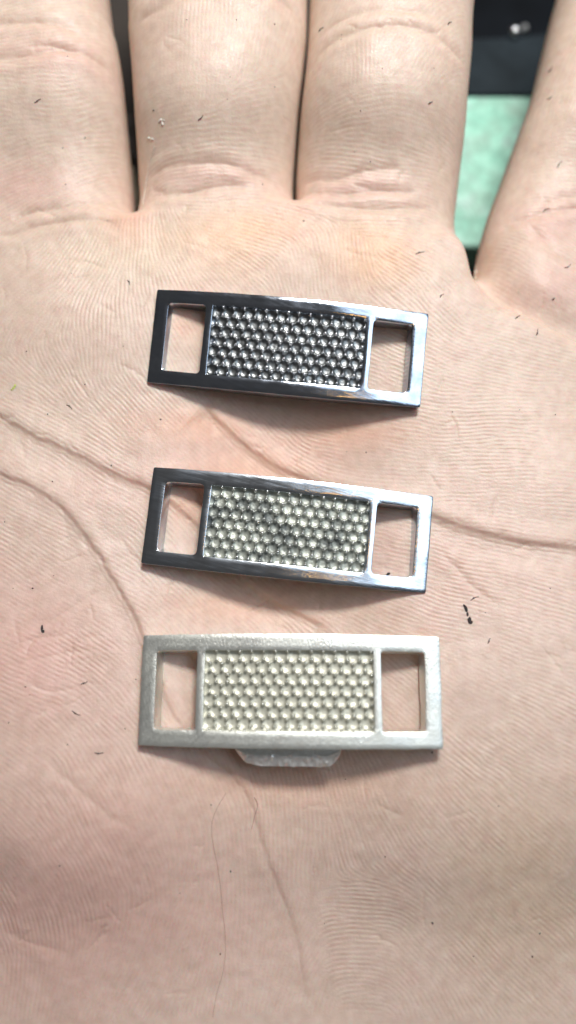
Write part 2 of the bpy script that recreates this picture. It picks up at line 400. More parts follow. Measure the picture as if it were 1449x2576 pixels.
# ---- skin colour: yellow calluses, pink patches, pale areas, plus warm shade painted around the links
base = np.array([0.715, 0.565, 0.465])
C = np.ones(shp + (3,)) * base
def tint(mask, c, k):
    global C
    C = C * (1 - (mask * k)[..., None]) + np.array(c) * (mask * k)[..., None]
tint(np.clip(0.5 + 0.35 * N8, 0, 1), (0.68, 0.50, 0.42), 0.35)
tint(np.clip(0.5 + 0.4 * vnoise(3.2, 44, 3), 0, 1), (0.76, 0.60, 0.52), 0.4)
for u, v, r, ry in ((575,615,120,75), (905,620,90,60), (960,660,80,55), (640,580,70,40)): tint(blob(u, v, r * 1.15, ry * 1.15), (0.84, 0.46, 0.22), 0.80)
tint(np.clip((1500 - V) / 1100, 0, 1), (0.74, 0.60, 0.47), 0.45); tint(blob(330, 640, 190, 70), (0.80, 0.66, 0.50), 0.6); tint(blob(760, 650, 260, 60), (0.80, 0.62, 0.50), 0.4)
for u, v, r, ry, k in ((90,1640,220,200,.65), (60,2300,300,300,.6), (300,2150,240,300,.45), (60,470,120,60,.5), (150,130,140,60,.4), (1400,560,90,70,.5), (1400,720,120,60,.4), (540,440,160,40,.4), (900,470,160,50,.4), (1100,1420,260,160,.25), (330,1220,200,90,.25), (520,1120,140,90,.3), (780,1120,200,70,.25), (600,2300,300,250,.2)):
    tint(blob(u, v, r, ry), (0.70, 0.42, 0.36), k)
for u, v, r, ry in ((500,1070,150,50),(860,1080,160,50),(640,1180,160,60),(470,800,60,60),(470,1260,60,60),(330,560,60,60),(745,560,60,50),(640,1520,200,50),(720,1960,220,60)): tint(blob(u, v, r, ry), (0.82, 0.48, 0.33), 0.60)  # warm shadow tone painted into the skin around the links and finger webs
tint(blob(1330, 2250, 220, 260), (0.66, 0.50, 0.33), 0.4); tint(blob(700, 2000, 500, 180), (0.74, 0.54, 0.43), 0.3)
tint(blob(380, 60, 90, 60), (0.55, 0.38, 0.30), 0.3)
tint(np.clip(vnoise(1.6, 51, 2) - 0.8, 0, 1), (0.66, 0.40, 0.34), 0.18)
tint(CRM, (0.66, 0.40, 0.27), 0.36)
tint(np.clip(-RIDGE * edge, 0, 1) * infr, (0.64, 0.44, 0.37), 0.22)

# ---- mesh: front sheet
vid = -np.ones(shp, int)
cell_in = (SD[:-1, :-1] > 0) & (SD[1:, :-1] > 0) & (SD[:-1, 1:] > 0) & (SD[1:, 1:] > 0)
use = np.zeros(shp, bool)
for a in (0, 1):
    for b in (0, 1): use[a:shp[0]-1+a, b:shp[1]-1+b] |= cell_in
cnt = np.zeros(shp, int)
for a in (0, 1):
    for b in (0, 1): cnt[a:shp[0]-1+a, b:shp[1]-1+b] += cell_in
bnd = use & (cnt < 4)
bnd[0, :] = bnd[-1, :] = False
gsy, gsx = np.gradient(SD, gy, gx)
XX = GX.copy(); YY = GY.copy()
gl = np.maximum(np.hypot(gsx, gsy), 0.3)
near = bnd & (SD < 0.4)
XX[near] -= (SD * gsx / gl)[near]; YY[near] -= (SD * gsy / gl)[near]
Z[bnd] = ZMID[bnd]
n = int(use.sum()); vid[use] = np.arange(n)
co = np.stack([XX[use], YY[use], Z[use]], 1)
jj, ii = np.nonzero(cell_in)
quads = np.stack([vid[jj, ii], vid[jj, ii+1], vid[jj+1, ii+1], vid[jj+1, ii]], 1)
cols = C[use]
# skirt rings that roll under to the back of the hand
def edge_pairs():
    ci = np.pad(cell_in, 1)
    out = []
    a = ci[1:-1, 1:-1]
    for (dy_, dx_, p, q2) in ((-1, 0, (0, 0), (0, 1)), (1, 0, (1, 1), (1, 0)), (0, -1, (1, 0), (0, 0)), (0, 1, (0, 1), (1, 1))):
        nb = ci[1+dy_:ci.shape[0]-1+dy_, 1+dx_:ci.shape[1]-1+dx_]
        J, I = np.nonzero(a & ~nb)
        out.append(np.stack([vid[J+p[0], I+p[1]], vid[J+q2[0], I+q2[1]]], 1))
    return np.concatenate(out)
ep = edge_pairs()
bv = np.unique(ep); remap = -np.ones(n, int)
gyx = np.stack([gsx[use], gsy[use]], 1); gyx /= np.maximum(np.linalg.norm(gyx, axis=1), 0.3)[:, None]
prev = bv.copy(); allco = [co]; allcol = [cols]; allf = [quads]; tot = n
prev_map = np.arange(n)
for dd in (0.25, 0.9, 2.2):
    ring = co[bv].copy()
    ring[:, :2] += gyx[bv] * dd * 0.8
    ring[:, 2] -= TH[use][bv] * np.sqrt(1 - (1 - dd / RAD[use][bv].clip(2.3)) ** 2)
    ids = np.arange(tot, tot + len(bv)); nm = -np.ones(n, int); nm[bv] = ids
    e0, e1 = ep[:, 0], ep[:, 1]
    allf.append(np.stack([prev_map[e1], prev_map[e0], nm[e0], nm[e1]], 1))
    allco.append(ring); allcol.append(cols[bv]); tot += len(bv); prev_map = nm
# back sheet, coarse
bx = np.arange(-97, 62, 1.0); by = np.arange(-121, 121, 1.0); BX, BY = np.meshgrid(bx, by)
bsd = np.where(inside(BX, BY, poly), seg_dist(BX, BY, poly, True), -1)
bz = zbase(BX, BY) - T_HALF - T_HALF * np.sqrt(np.clip(1 - (1 - np.clip(bsd / 9, 0, 1)) ** 2, 0, 1))
bc = (bsd[:-1, :-1] > .6) & (bsd[1:, :-1] > .6) & (bsd[:-1, 1:] > .6) & (bsd[1:, 1:] > .6)
bidx = np.arange(BX.size).reshape(BX.shape) + tot
J, I = np.nonzero(bc)
allf.append(np.stack([bidx[J, I], bidx[J+1, I], bidx[J+1, I+1], bidx[J, I+1]], 1))
allco.append(np.stack([BX.ravel(), BY.ravel(), bz.ravel()], 1)); allcol.append(np.ones((BX.size, 3)) * base)
CO = np.concatenate(allco) * MM; FA = np.concatenate(allf); CC = np.concatenate(allcol)
keep = np.zeros(len(CO), bool); keep[FA.ravel()] = True
rm = np.cumsum(keep) - 1; CO = CO[keep]; CC = CC[keep]; FA = rm[FA]
me = bpy.data.meshes.new('hand')
me.vertices.add(len(CO)); me.vertices.foreach_set('co', CO.astype(np.float32).ravel())
me.loops.add(FA.size); me.loops.foreach_set('vertex_index', FA.astype(np.int32).ravel())
me.polygons.add(len(FA)); me.polygons.foreach_set('loop_start', np.arange(0, FA.size, 4, dtype=np.int32))
me.polygons.foreach_set('use_smooth', np.ones(len(FA), bool))
at = me.color_attributes.new('pigment_shade', 'FLOAT_COLOR', 'POINT')
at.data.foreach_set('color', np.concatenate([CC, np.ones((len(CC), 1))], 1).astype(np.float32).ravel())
me.update(calc_edges=True)
S_ = Mat('skin')
a_ = S_.n('ShaderNodeAttribute', attribute_name='pigment_shade')
n1 = S_.noise(900, 4, S_.coords()); n2 = S_.noise(5200, 2, S_.coords())
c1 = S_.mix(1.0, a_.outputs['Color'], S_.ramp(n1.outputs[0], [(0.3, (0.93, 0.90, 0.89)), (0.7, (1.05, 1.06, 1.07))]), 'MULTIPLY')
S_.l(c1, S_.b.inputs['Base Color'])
S_.b.inputs['Roughness'].default_value = 0.42
S_.l(S_.ramp(n2.outputs[0], [(0.35, (0.58,)*3), (0.7, (0.38,)*3)]), S_.b.inputs['Roughness'])
S_.b.inputs['Specular IOR Level'].default_value = 0.5
S_.b.inputs['Subsurface Weight'].default_value = 0.55
S_.b.inputs['Subsurface Radius'].default_value = (2.2, 0.42, 0.22)
S_.b.inputs['Subsurface Scale'].default_value = 0.0007
S_.bump(n2.outputs[0], 0.00003, 0.8)
me.materials.append(S_.m)
hand = bpy.data.objects.new('person', me); col.objects.link(hand)
setp(hand, 'open palm with fingers pointing up, holding three metal links', 'person')

def hz(x, y): return float(interp2(Z, gx, gy, np.array([x]), np.array([y]))[0])
def on_skin(u, v, lift=0.0):
    x, y = unproj(u, v, -1.0)
    for _ in range(8): x, y = unproj(u, v, hz(float(x), float(y)))
    return float(x), float(y), hz(float(x), float(y)) + lift

# ================================================================== METAL LINKS
def metal(name, basec, rough, dark, darkamt, metallic, scratch=0.5, grain=0.0, rot=0.6, sand=0.0):
    m = Mat(name); co = m.coords(); co2 = m.coords((260, 4200, 800), (0, 0, rot)); co3 = m.coords((300, 5200, 900), (0, 0, -rot * 1.7))
    big = m.noise(260, 4, co, 0.6); sm = m.noise(2400, 4, co, 0.65); s1 = m.noise(1, 3, co2); s2 = m.noise(1, 2, co3)
    c = m.mix(m.ramp(big.outputs[0], [(0.38, (0,)*3), (0.66, (1,)*3)]), basec, dark)
    c = m.mix(darkamt, basec, c)
    c = m.mix(m.ramp(sm.outputs[0], [(0.55, (0,)*3), (0.75, (grain,)*3)]), c, dark)
    m.l(c, m.b.inputs['Base Color']); m.b.inputs['Metallic'].default_value = metallic
    sc = m.math('ADD', s1.outputs[0], m.math('MULTIPLY', s2.outputs[0], 0.6))
    r = m.math('ADD', m.math('MULTIPLY', m.math('SUBTRACT', big.outputs[0], 0.5), 0.35), rough)
    r = m.math('ADD', r, m.math('MULTIPLY', m.math('SUBTRACT', s1.outputs[0], 0.5), 0.25 * scratch))
    m.l(r, m.b.inputs['Roughness'])
    h = m.math('ADD', m.math('MULTIPLY', sc, scratch), m.math('MULTIPLY', sm.outputs[0], grain))
    nn_ = m.bump(h, 0.000022, 1.0)
    if sand:
        f_ = m.noise(4200, 3, co, 0.7); m.bump(f_.outputs[0], 0.00004 * sand, 1.0, nn_)
    return m.m
MF = [metal('polished_steel', (0.56, 0.62, 0.71), 0.13, (0.24, 0.27, 0.34), 0.8, 1.0, 0.22, 0.12, 0.35),
      metal('brushed_steel', (0.70, 0.75, 0.81), 0.19, (0.36, 0.41, 0.48), 0.8, 1.0, 0.42, 0.12, 0.18),
      metal('raw_cast_metal', (0.82, 0.83, 0.78), 0.37, (0.66, 0.67, 0.61), 0.8, 0.85, 0.8, 0.8, -0.75, 0.7)]
MP = [metal('dark_steel_relief', (0.20, 0.21, 0.21), 0.34, (0.09, 0.095, 0.10), 0.7, 1.0, 0.3, 0.3),
      metal('grey_relief', (0.48, 0.50, 0.43), 0.42, (0.10, 0.11, 0.11), 1.0, 0.6, 0.3, 0.4),
      metal('cream_relief', (0.60, 0.59, 0.49), 0.42, (0.48, 0.47, 0.39), 0.7, 0.4, 0.3, 0.5)]
MS = [metal('bright_stud', (0.95, 0.96, 0.98), 0.24, (0.75, 0.76, 0.78), 0.5, 1.0, 0.1, 0.1),
      metal('silver_stud', (0.92, 0.93, 0.91), 0.26, (0.60, 0.61, 0.60), 0.6, 1.0, 0.1, 0.1),
      metal('grey_stud', (0.86, 0.86, 0.80), 0.30, (0.62, 0.62, 0.57), 0.5, 0.9, 0.1, 0.2)]
import mathutils.noise as mn
LEN = 33.2; ARCH = 0.9
def bend(p, Hh, seed, rough=0.03):
    x, y, z = p; s = x / (LEN / 2)
    y2 = y * (1 + 0.030 * (1 - s * s))
    z2 = z - ARCH * s * s * 0.98
    if z < -1.2:
        z2 += 1.4 * min(1.0, (-z - 1.0) / 2.0) * s * s; k = min(1.0, (-z - 1.0) / 2.0); y2 *= 1 - 0.03 * k; x *= 1 - 0.012 * k
    nv = mn.noise_vector(Vector((x * 0.55 + seed * 9, y * 0.55, z * 0.5)))
    return Vector((x + nv.x * rough * 1.6, y2 + nv.y * rough * 1.6, z2 + nv.z * rough * 0.6))
XB = [-16.6, -14.95, -10.3, -9.45, 9.2, 10.05, 14.85, 16.6]
def make_link(i, Hh, brd, thick, rc):
    """frame with two slots and an opening for the relief panel"""
    xs = []
    for a, b in zip(XB[:-1], XB[1:]):
        k = max(2, round((b - a) / 0.55)); xs += [a + (b - a) * j / k for j in range(k)]
    xs.append(XB[-1])
    yk = [-Hh/2, -Hh/2 + brd, Hh/2 - brd, Hh/2]; ys = []
    for a, b, k in zip(yk[:-1], yk[1:], (3, 12, 3)): ys += [a + (b - a) * j / k for j in range(k)]
    ys.append(yk[-1])
    def solid(a, b):
        cx = (xs[a] + xs[a+1]) / 2; cy = (ys[b] + ys[b+1]) / 2
        if abs(cy) > Hh/2 - brd: return True
        return not ((XB[1] < cx < XB[2]) or (XB[3] < cx < XB[4]) or (XB[5] < cx < XB[6]))
    bm = bmesh.new(); vt = {}
    def V_(a, b, s):
        if (a, b, s) not in vt:
            ox = 0.0 if s else {XB[1]: 0.30, XB[6]: -0.25}.get(xs[a], 0.0)
            vt[(a, b, s)] = bm.verts.new((xs[a] + ox, ys[b], 0 if s else -thick))
        return vt[(a, b, s)]
    NX, NY = len(xs) - 1, len(ys) - 1
    for a in range(NX):
        for b in range(NY):
            if not solid(a, b): continue
            bm.faces.new([V_(a, b, 1), V_(a+1, b, 1), V_(a+1, b+1, 1), V_(a, b+1, 1)])
            bm.faces.new([V_(a, b, 0), V_(a, b+1, 0), V_(a+1, b+1, 0), V_(a+1, b, 0)])
            for (da, db, p, q_) in ((0, -1, (a, b), (a+1, b)), (1, 0, (a+1, b), (a+1, b+1)), (0, 1, (a+1, b+1), (a, b+1)), (-1, 0, (a, b+1), (a, b))):
                aa, bb = a + da, b + db
                if not (0 <= aa < NX and 0 <= bb < NY) or not solid(aa, bb):
                    bm.faces.new([V_(*p, 0), V_(*q_, 0), V_(*q_, 1), V_(*p, 1)])
    bm.normal_update()
    vert_e = [e for e in bm.edges if len(e.link_faces) == 2 and abs(e.verts[0].co.z - e.verts[1].co.z) > .5 and e.calc_face_angle(0) > 1]
    inner = [e for e in vert_e if abs(e.verts[0].co.x) < 16.5 and not (XB[3] - .1 < e.verts[0].co.x < XB[4] + .1)]
    outer = [e for e in vert_e if abs(e.verts[0].co.x) >= 16.5]
    bmesh.ops.bevel(bm, geom=outer, offset=0.22, segments=3, affect='EDGES', profile=0.5)
    inner = [e for e in inner if e.is_valid]
    bmesh.ops.bevel(bm, geom=inner, offset=rc, segments=3, affect='EDGES', profile=0.5)
    bm.normal_update()
    sh = [e for e in bm.edges if len(e.link_faces) == 2 and e.calc_face_angle(0) > 1.2]
    bmesh.ops.bevel(bm, geom=sh, offset=0.055, segments=2, affect='EDGES', profile=0.5, clamp_overlap=True)
    for v in bm.verts:
        rr = 0.022 if i < 2 else 0.03
        if i == 2 and v.co.x > 12.5 and v.co.y < -1: rr = 0.09       # filed, chipped corner
        v.co = bend(v.co, Hh, i, rr)
    return bm
poses = [((-0.08, 20.10, 0.27), (0.0802, -0.0138, -0.0998), 11.55, 1.62),
         ((0.04, -2.02, 0.62), (-0.0137, 0.0068, -0.1046), 11.46, 1.62),
         ((0.16, -20.17, 3.40), (-0.0927, -0.0424, -0.0046), 11.95, 1.75)]
labels = ['dark polished steel link with shiny studs, the one nearest the fingers',
          'brushed silver link with greenish grey studded panel, lying between the other two',
          'dull cast link with cream studded panel and broken tab on its lower edge']
def hexpts(W, Hp, P, RP):
    """crater centres and stud positions of the honeycomb relief"""
    cr, st = [], []
    y = Hp / 2 - 0.62; r = 0
    while y > -Hp / 2 + 0.2:
        x = -W / 2 + (0.62 if r % 2 == 0 else 1.28)
        x -= P
        while x < W / 2 + 0.2:
            cr.append((x, y)); st.append((x + P / 2, y - RP / 3)); st.append((x, y - 2 * RP / 3))
            if r == 0: st.append((x + P / 2, y + RP / 3 + .12))
            x += P
        y -= RP; r += 1
    return np.array(cr), st
for i, ((px, py, pz), rot, Hh, brd) in enumerate(poses):
    root = bpy.data.objects.new('metal_link', None); col.objects.link(root)
    root.location = (px * MM, py * MM, pz * MM)
    rx, ry, rz = rot
    Mrot = Matrix.Rotation(rz, 3, 'Z') @ Matrix.Rotation(ry, 3, 'Y') @ Matrix.Rotation(rx, 3, 'X')
    root.rotation_euler = Mrot.to_euler(); root.empty_display_size = 0.005
    setp(root, labels[i], 'metal link', 'rectangular metal links on the palm')
    thick = 3.0
    fr = bm_obj('frame', make_link(i, Hh, brd, thick, (0.42, 0.5, 0.3)[i]), MF[i], root)
    # relief panel : honeycomb of shallow craters
    x0, x1 = XB[3] - 0.03, XB[4] + 0.03; y1 = Hh / 2 - brd + 0.03; y0 = -y1
    W, Hp = x1 - x0, y1 - y0; P = 1.322; RP = 1.165
    cr, st = hexpts(W, Hp, P, RP); cxm = (x0 + x1) / 2
    NX_, NY_ = 220, 100
    ax = np.linspace(-W/2, W/2, NX_); ay = np.linspace(-Hp/2, Hp/2, NY_); AX, AY = np.meshgrid(ax, ay)
    dmin = np.full(AX.shape, 9.0)
    for cx_, cy_ in cr: dmin = np.minimum(dmin, np.hypot(AX - cx_, AY - cy_))
    hh = -0.72 + (0.27, 0.27, 0.25)[i] * np.clip(dmin / 0.76, 0, 1) ** 3.0
    r2 = np.random.default_rng(100 + i); 
    nz = r2.standard_normal((14, 30)); 
    ixx = (AX + W/2) / W * 28; iyy = (AY + Hp/2) / Hp * 12
    I0 = ixx.astype(int).clip(0, 28); J0 = iyy.astype(int).clip(0, 12); tx = ixx - I0; ty = iyy - J0
    hh += 0.02 * ((nz[J0, I0]*(1-tx)+nz[J0, I0+1]*tx)*(1-ty)+(nz[J0+1, I0]*(1-tx)+nz[J0+1, I0+1]*tx)*ty) + 0.008 * r2.standard_normal(AX.shape)
    vv = [bend(Vector((cxm + a, b, c)), Hh, i, 0.02) * MM for a, b, c in zip(AX.ravel(), AY.ravel(), hh.ravel())]
    idx = np.arange(NX_ * NY_).reshape(NY_, NX_)
    ff = [tuple(t) for t in np.stack([idx[:-1, :-1], idx[:-1, 1:], idx[1:, 1:], idx[1:, :-1]], -1).reshape(-1, 4).tolist()]
    ring = list(idx[0, :]) + list(idx[1:, -1]) + list(idx[-1, -2::-1]) + list(idx[-2:0:-1, 0])
    nb = len(vv)
    for t in ring:
        a, b = divmod(t, NX_)
        vv.append(bend(Vector((cxm + ax[b], ay[a], -thick + .05)), Hh, i, 0.02) * MM)
    for t in range(len(ring)):
        t2 = (t + 1) % len(ring); ff.append((int(ring[t2]), int(ring[t]), nb + t, nb + t2))
    ff.append(tuple(range(nb + len(ring) - 1, nb - 1, -1)))
    pan = mesh_obj('relief_panel', vv, ff, MP[i], root)
    # studs
    bm = bmesh.new()
    for (sx, sy) in st:
        if abs(sx) > W/2 - 0.10 or abs(sy) > Hp/2 - 0.10: continue
        sx += r2.normal() * 0.02; sy += r2.normal() * 0.02
        rr = (0.215, 0.20, 0.185)[i] * r2.uniform(0.82, 1.15); hs = r2.uniform(0.9, 1.12)
        c = bend(Vector((cxm + sx, sy, -0.42)), Hh, i, 0.02)
        v0 = []
        for kz, (zr, zh) in enumerate(((1.45, -.30), (1.12, .05), (0.95, .22), (0.60, .36))):
            v0.append([bm.verts.new(c + Vector((rr * zr * math.cos(t * math.pi / 5), rr * zr * math.sin(t * math.pi / 5), zh * hs * 0.9))) for t in range(10)])
        top = bm.verts.new(c + Vector((0, 0, 0.40 * hs * 0.95)))
        for a, b in zip(v0[:-1], v0[1:]):
            for t in range(10): bm.faces.new([a[t], a[(t+1) % 10], b[(t+1) % 10], b[t]])
        for t in range(10): bm.faces.new([v0[-1][t], v0[-1][(t+1) % 10], top])
    so = bm_obj('stud', bm, MS[i], pan); so['kind'] = 'stuff'
    so.data.polygons.foreach_set('use_smooth', [True] * len(so.data.polygons))
    # crumpled burr along the left and right edges of the panel
    if i == 2:
        # broken casting tab under the lower edge
        bm = bmesh.new(); yb = -Hh / 2
        Nn = 60; cols_ = []
        for k in range(Nn + 1):
            s = k / Nn; x = -6.1 + 11.8 * s
            edge_ = min(1, (min(s, 1 - s) / 0.12 + 0.02)) ** 0.5
            out = 2.1 * edge_ * (1 if s > .25 else 0.72 + 0.28 * s / .25) + 0.10 * mn.noise(Vector((x * 1.1, 0, 3)))
            lip = out * 0.44 + 0.22 * mn.noise(Vector((x * 0.9, 4, 1))) + 0.12 * mn.noise(Vector((x * 3.1, 0, 9)))
            zt = -1.35; c_ = [(x, yb + 2.0, -1.3), (x, yb - 0.1, zt), (x, yb - lip * .6, zt - .03), (x, yb - lip, zt - .10)]
            for j in range(1, 6):
                t = j / 5; nz_ = mn.noise(Vector((x * 2.3, t * 2.5, 2))) * .26 + mn.noise(Vector((x * 6.5, t * 5, 5))) * .20
                c_.append((x + .1 * mn.noise(Vector((x * 3, t * 4, 8))), yb - lip - (out - lip) * t, zt - .10 - 0.85 * t + nz_))
            c_ += [(x, yb - out * .8, -3.2), (x, yb + 2.0, -3.4)]
            cols_.append([bm.verts.new(p) for p in c_])
        m_ = len(cols_[0]); fb = bmesh.new()
        for c0, c1 in zip(cols_[:-1], cols_[1:]):
            for j in range(m_): bm.faces.new([c0[j], c1[j], c1[(j+1) % m_], c0[(j+1) % m_]])
        bm.faces.new(cols_[0]); bm.faces.new(cols_[-1][::-1])
        # bright fractured skin lying a hair proud of the sloping face
        fr_ = [[fb.verts.new((v.co.x, v.co.y - .02, v.co.z + .02)) for v in c[3:9]] + [fb.verts.new((v.co.x, v.co.y + .06, v.co.z - .08)) for v in c[8:2:-1]] for c in cols_[1:-1]]
        for c0, c1 in zip(fr_[:-1], fr_[1:]):
            for j in range(12): fb.faces.new([c0[j], c1[j], c1[(j+1) % 12], c0[(j+1) % 12]])
        fb.faces.new(fr_[0]); fb.faces.new(fr_[-1][::-1])
        tb = bm_obj('casting_tab', bm, MF[2], root)
        bm_obj('broken_face', fb, metal('broken_metal', (0.85, 0.83, 0.80), 0.35, (0.7, 0.66, 0.62), 0.5, 0.5, 0.4, 0.6), tb)

# ================================================================== SPECKS, FLAKES, HAIRS
def simple(name, c, rough=0.6, vary=0.3, metallic=0.0, scale=900, spec=0.5):
    m = Mat(name); nn = m.noise(scale, 4, m.coords())
    d = tuple(x * (1 - vary) for x in c); e = tuple(min(1, x * (1 + vary)) for x in c)
    m.l(m.ramp(nn.outputs[0], [(0.3, d), (0.7, e)]), m.b.inputs['Base Color']); m.b.inputs['Roughness'].default_value = rough
    m.b.inputs['Metallic'].default_value = metallic
    m.bump(nn.outputs[0], 0.0002, 0.3)
    m.b.inputs['Specular IOR Level'].default_value = spec
    return m
m_lint = simple('dark_lint', (0.035, 0.03, 0.03), 0.8, 0.5, scale=6000).m
m_flake = simple('pale_flake', (0.66, 0.61, 0.54), 0.5, 0.2, scale=5000).m
m_hair = simple('hair', (0.24, 0.15, 0.11), 0.45, 0.3, scale=4000).m
m_thread = simple('pale_thread', (0.72, 0.62, 0.52), 0.5, 0.2, scale=4000).m
m_green = simple('green_crumb', (0.50, 0.55, 0.15), 0.6, 0.3, scale=4000).m
def lump(bm, c, rx, ry, rz, ang, seed, n1=7, n2=5):
    rows = []; ca_, sa_ = math.cos(ang), math.sin(ang)
    for a in range(n2 + 1):
        th = math.pi * a / n2; row = []
        for b in range(n1):
            ph = 2 * math.pi * b / n1
            p = Vector((math.sin(th) * math.cos(ph), math.sin(th) * math.sin(ph), math.cos(th)))
            k = 1 + 0.45 * mn.noise(p * 1.7 + Vector((seed * 3.1, 0, 0)))
            x, y, z = p.x * rx * k, p.y * ry * k, p.z * rz * k
            row.append((c[0] + x * ca_ - y * sa_, c[1] + x * sa_ + y * ca_, c[2] + z))
        rows.append(row)
    t = bm.verts.new(rows[0][0]); bt = bm.verts.new(rows[-1][0]); R_ = [[bm.verts.new(p) for p in r_] for r_ in rows[1:-1]]
    for b in range(n1):
        bm.faces.new([t, R_[0][b], R_[0][(b+1) % n1]]); bm.faces.new([bt, R_[-1][(b+1) % n1], R_[-1][b]])
        for r1, r2_ in zip(R_[:-1], R_[1:]): bm.faces.new([r1[b], r2_[b], r2_[(b+1) % n1], r1[(b+1) % n1]])
def tube(bm, P, r0, r1, n=6):
    prev_ = None
    for k, p in enumerate(P):
        p = Vector(p); t = (Vector(P[min(k+1, len(P)-1)]) - Vector(P[max(k-1, 0)])).normalized()
        a = t.cross(Vector((0, 0, 1))).normalized(); b = t.cross(a); r = r0 + (r1 - r0) * k / (len(P) - 1)
        ring_ = [bm.verts.new(p + a * r * math.cos(2*math.pi*j/n) + b * r * math.sin(2*math.pi*j/n)) for j in range(n)]
        if prev_:
            for j in range(n): bm.faces.new([prev_[j], prev_[(j+1) % n], ring_[(j+1) % n], ring_[j]])
        else: bm.faces.new(ring_)
        prev_ = ring_
    bm.faces.new(prev_[::-1])
dots = [(214,347,5),(158,372,4),(386,278,6),(470,50,4),(595,50,4),(691,61,5),(579,194,3),(691,219,4),(572,250,3),(661,464,5),(165,464,4),(270,555,4),(170,142,3),
 (859,88,3),(858,100,3),(962,172,3),(907,279,5),(892,382,4),(932,407,5),(1092,172,3),(764,556,6),(1332,346,3),(1354,385,3),
 (180,688,3),(67,884,5),(214,967,4),(120,1042,5),(404,1055,6),(280,1171,5),(132,1211,5),(310,871,3),(921,1138,5),(872,1136,3),(1138,1036,4),(1307,1031,3),(1397,1043,4),
 (1304,736,3),(1230,1612,3),(969,2155,5),(1088,2322,7),(1339,2406,6),(1087,1893,6),(1254,2028,4),(869,1960,4),(1358,2348,5),(1191,2405,4),(816,2323,3),
 (82,1480,6),(64,1728,5),(22,1818,5),(170,1873,4),(150,2178,5),(580,2192,5),(531,2025,4),(554,2400,5),(315,1833,4),(453,2247,3),(33,1480,3),(75,1748,3),(342,1709,4),(135,1448,3),(1221,1541,3),(1384,1480,4),(12,1313,4)]
strokes = [(95,254,18,20),(807,75,16,35),(1131,59,12,45),(1083,259,12,50),(505,297,18,55),(1384,175,18,50),(1383,247,14,20),(1407,414,20,45),(1374,529,20,30),(1057,636,22,25),(1392,752,8,60),
 (1428,670,18,30),(1351,836,16,65),(1302,798,14,20),(175,1024,18,-40),(324,711,14,-50),(212,1718,18,35),(192,1794,24,-25),(250,1894,22,-5),(1230,1612,14,50),(1194,1505,22,20),(1111,744,12,55)]
proto = None
def region(u, v):
    if v < 560:
        if u < 320: return 'the leftmost finger'
        if u < 745: return 'the second finger from the left'
        if u < 1180: return 'the third finger from the left'
    if u > 1200 and v < 760: return 'the little finger at the right'
    if v < 730: return 'the palm between the fingers and the dark link'
    if v < 1620: return 'the palm left of the upper two links' if u < 400 else ('the palm right of the links' if u > 1090 else 'the palm between two links')
    if v < 1900: return 'the palm left of the cast link' if u < 350 else 'the palm right of the links'
    return 'the left half of the heel of the palm' if u < 700 else 'the right half of the heel of the palm'
for k, (u, v, s) in enumerate(dots):
    x, y, z = on_skin(u, v, 0.03)
    if k < 5:
        bm = bmesh.new(); lump(bm, (0, 0, 0), .11, .075, .05, 0.5, k); o = bm_obj('lint_speck', bm, m_lint)
        if k == 0: protos = []
        protos.append(o)
    else:
        o = protos[k % 5].copy(); col.objects.link(o)
    o.location = (x * MM, y * MM, z * MM); sc = s / 5.2; o.scale = (sc,) * 3; o.rotation_euler = (0, 0, random.uniform(0, 3.1))
    setp(o, 'tiny round dark speck on ' + region(u, v), 'speck', 'dark specks on ' + region(u, v))
for k, (u, v, L, a) in enumerate(strokes):
    a = math.radians(a); P = []
    for t in np.linspace(-.5, .5, 6):
        bb = 3 * math.sin(t * 4 + k)
        P.append(on_skin(u + L * t * math.cos(a) - bb * math.sin(a) * .6, v - L * t * math.sin(a) - bb * math.cos(a) * .6, 0.05))
    c = Vector(P[2]); bm = bmesh.new(); tube(bm, [Vector(p) - c for p in P], 0.05, 0.035, 5); lump(bm, (0, 0, 0), .12, .09, .06, a, k)
    o = bm_obj('lint_fibre', bm, m_lint); o.location = c * MM
    setp(o, 'short dark lint sliver on ' + region(u, v), 'lint', 'lint slivers on ' + region(u, v))
def lumps(name, m, items, label, cat, group=None):
    c = Vector(on_skin(items[0][0], items[0][1], 0.05)); bm = bmesh.new()
    for k, (u, v, ru, rv, a) in enumerate(items):
        p = Vector(on_skin(u, v, 0.05)) - c; lump(bm, p, ru / 21.5, rv / 21.5, 0.04, math.radians(a), k + len(items) * 5, 9, 6)
    o = bm_obj(name, bm, m); o.location = c * MM; return setp(o, label, cat, group)
lumps('lint_clump', m_lint, [(1172,1532,4,9,15),(1176,1545,3,5,0),(1181,1560,5,8,0),(1184,1566,5,4,30),(1168,1524,3,4,40)], 'black lint clump right of the middle link, the largest dark bit on the palm', 'lint')
lumps('grime_speck', m_lint, [(106,1580,3,8,0),(108,1588,4,4,0)], 'dark hooked speck on the left edge below the thumb crease', 'speck')
lumps('skin_flake', m_flake, [(406,301,6,3,20),(409,310,3.2,6,10),(401,306,3,2,0),(413,303,2,1.5,0)], 'upper of two whitish flakes on the second finger from the left', 'flake')
lumps('skin_flake', m_flake, [(376,347,5,3,-10),(384,350,6,2.2,-25)], 'lower whitish flake on the second finger from the left, above a pale thread', 'flake')
lumps('green_crumb', m_green, [(35,975,5,3,40),(38,970,3,4,0),(30,980,3,2,0)], 'tiny yellow green crumb near the left edge of the palm', 'crumb')
lumps('grime_speck', m_lint, [(978,1443,5,3,0),(974,1447,4,3,0)], 'dark speck inside the right slot of the middle link', 'speck')
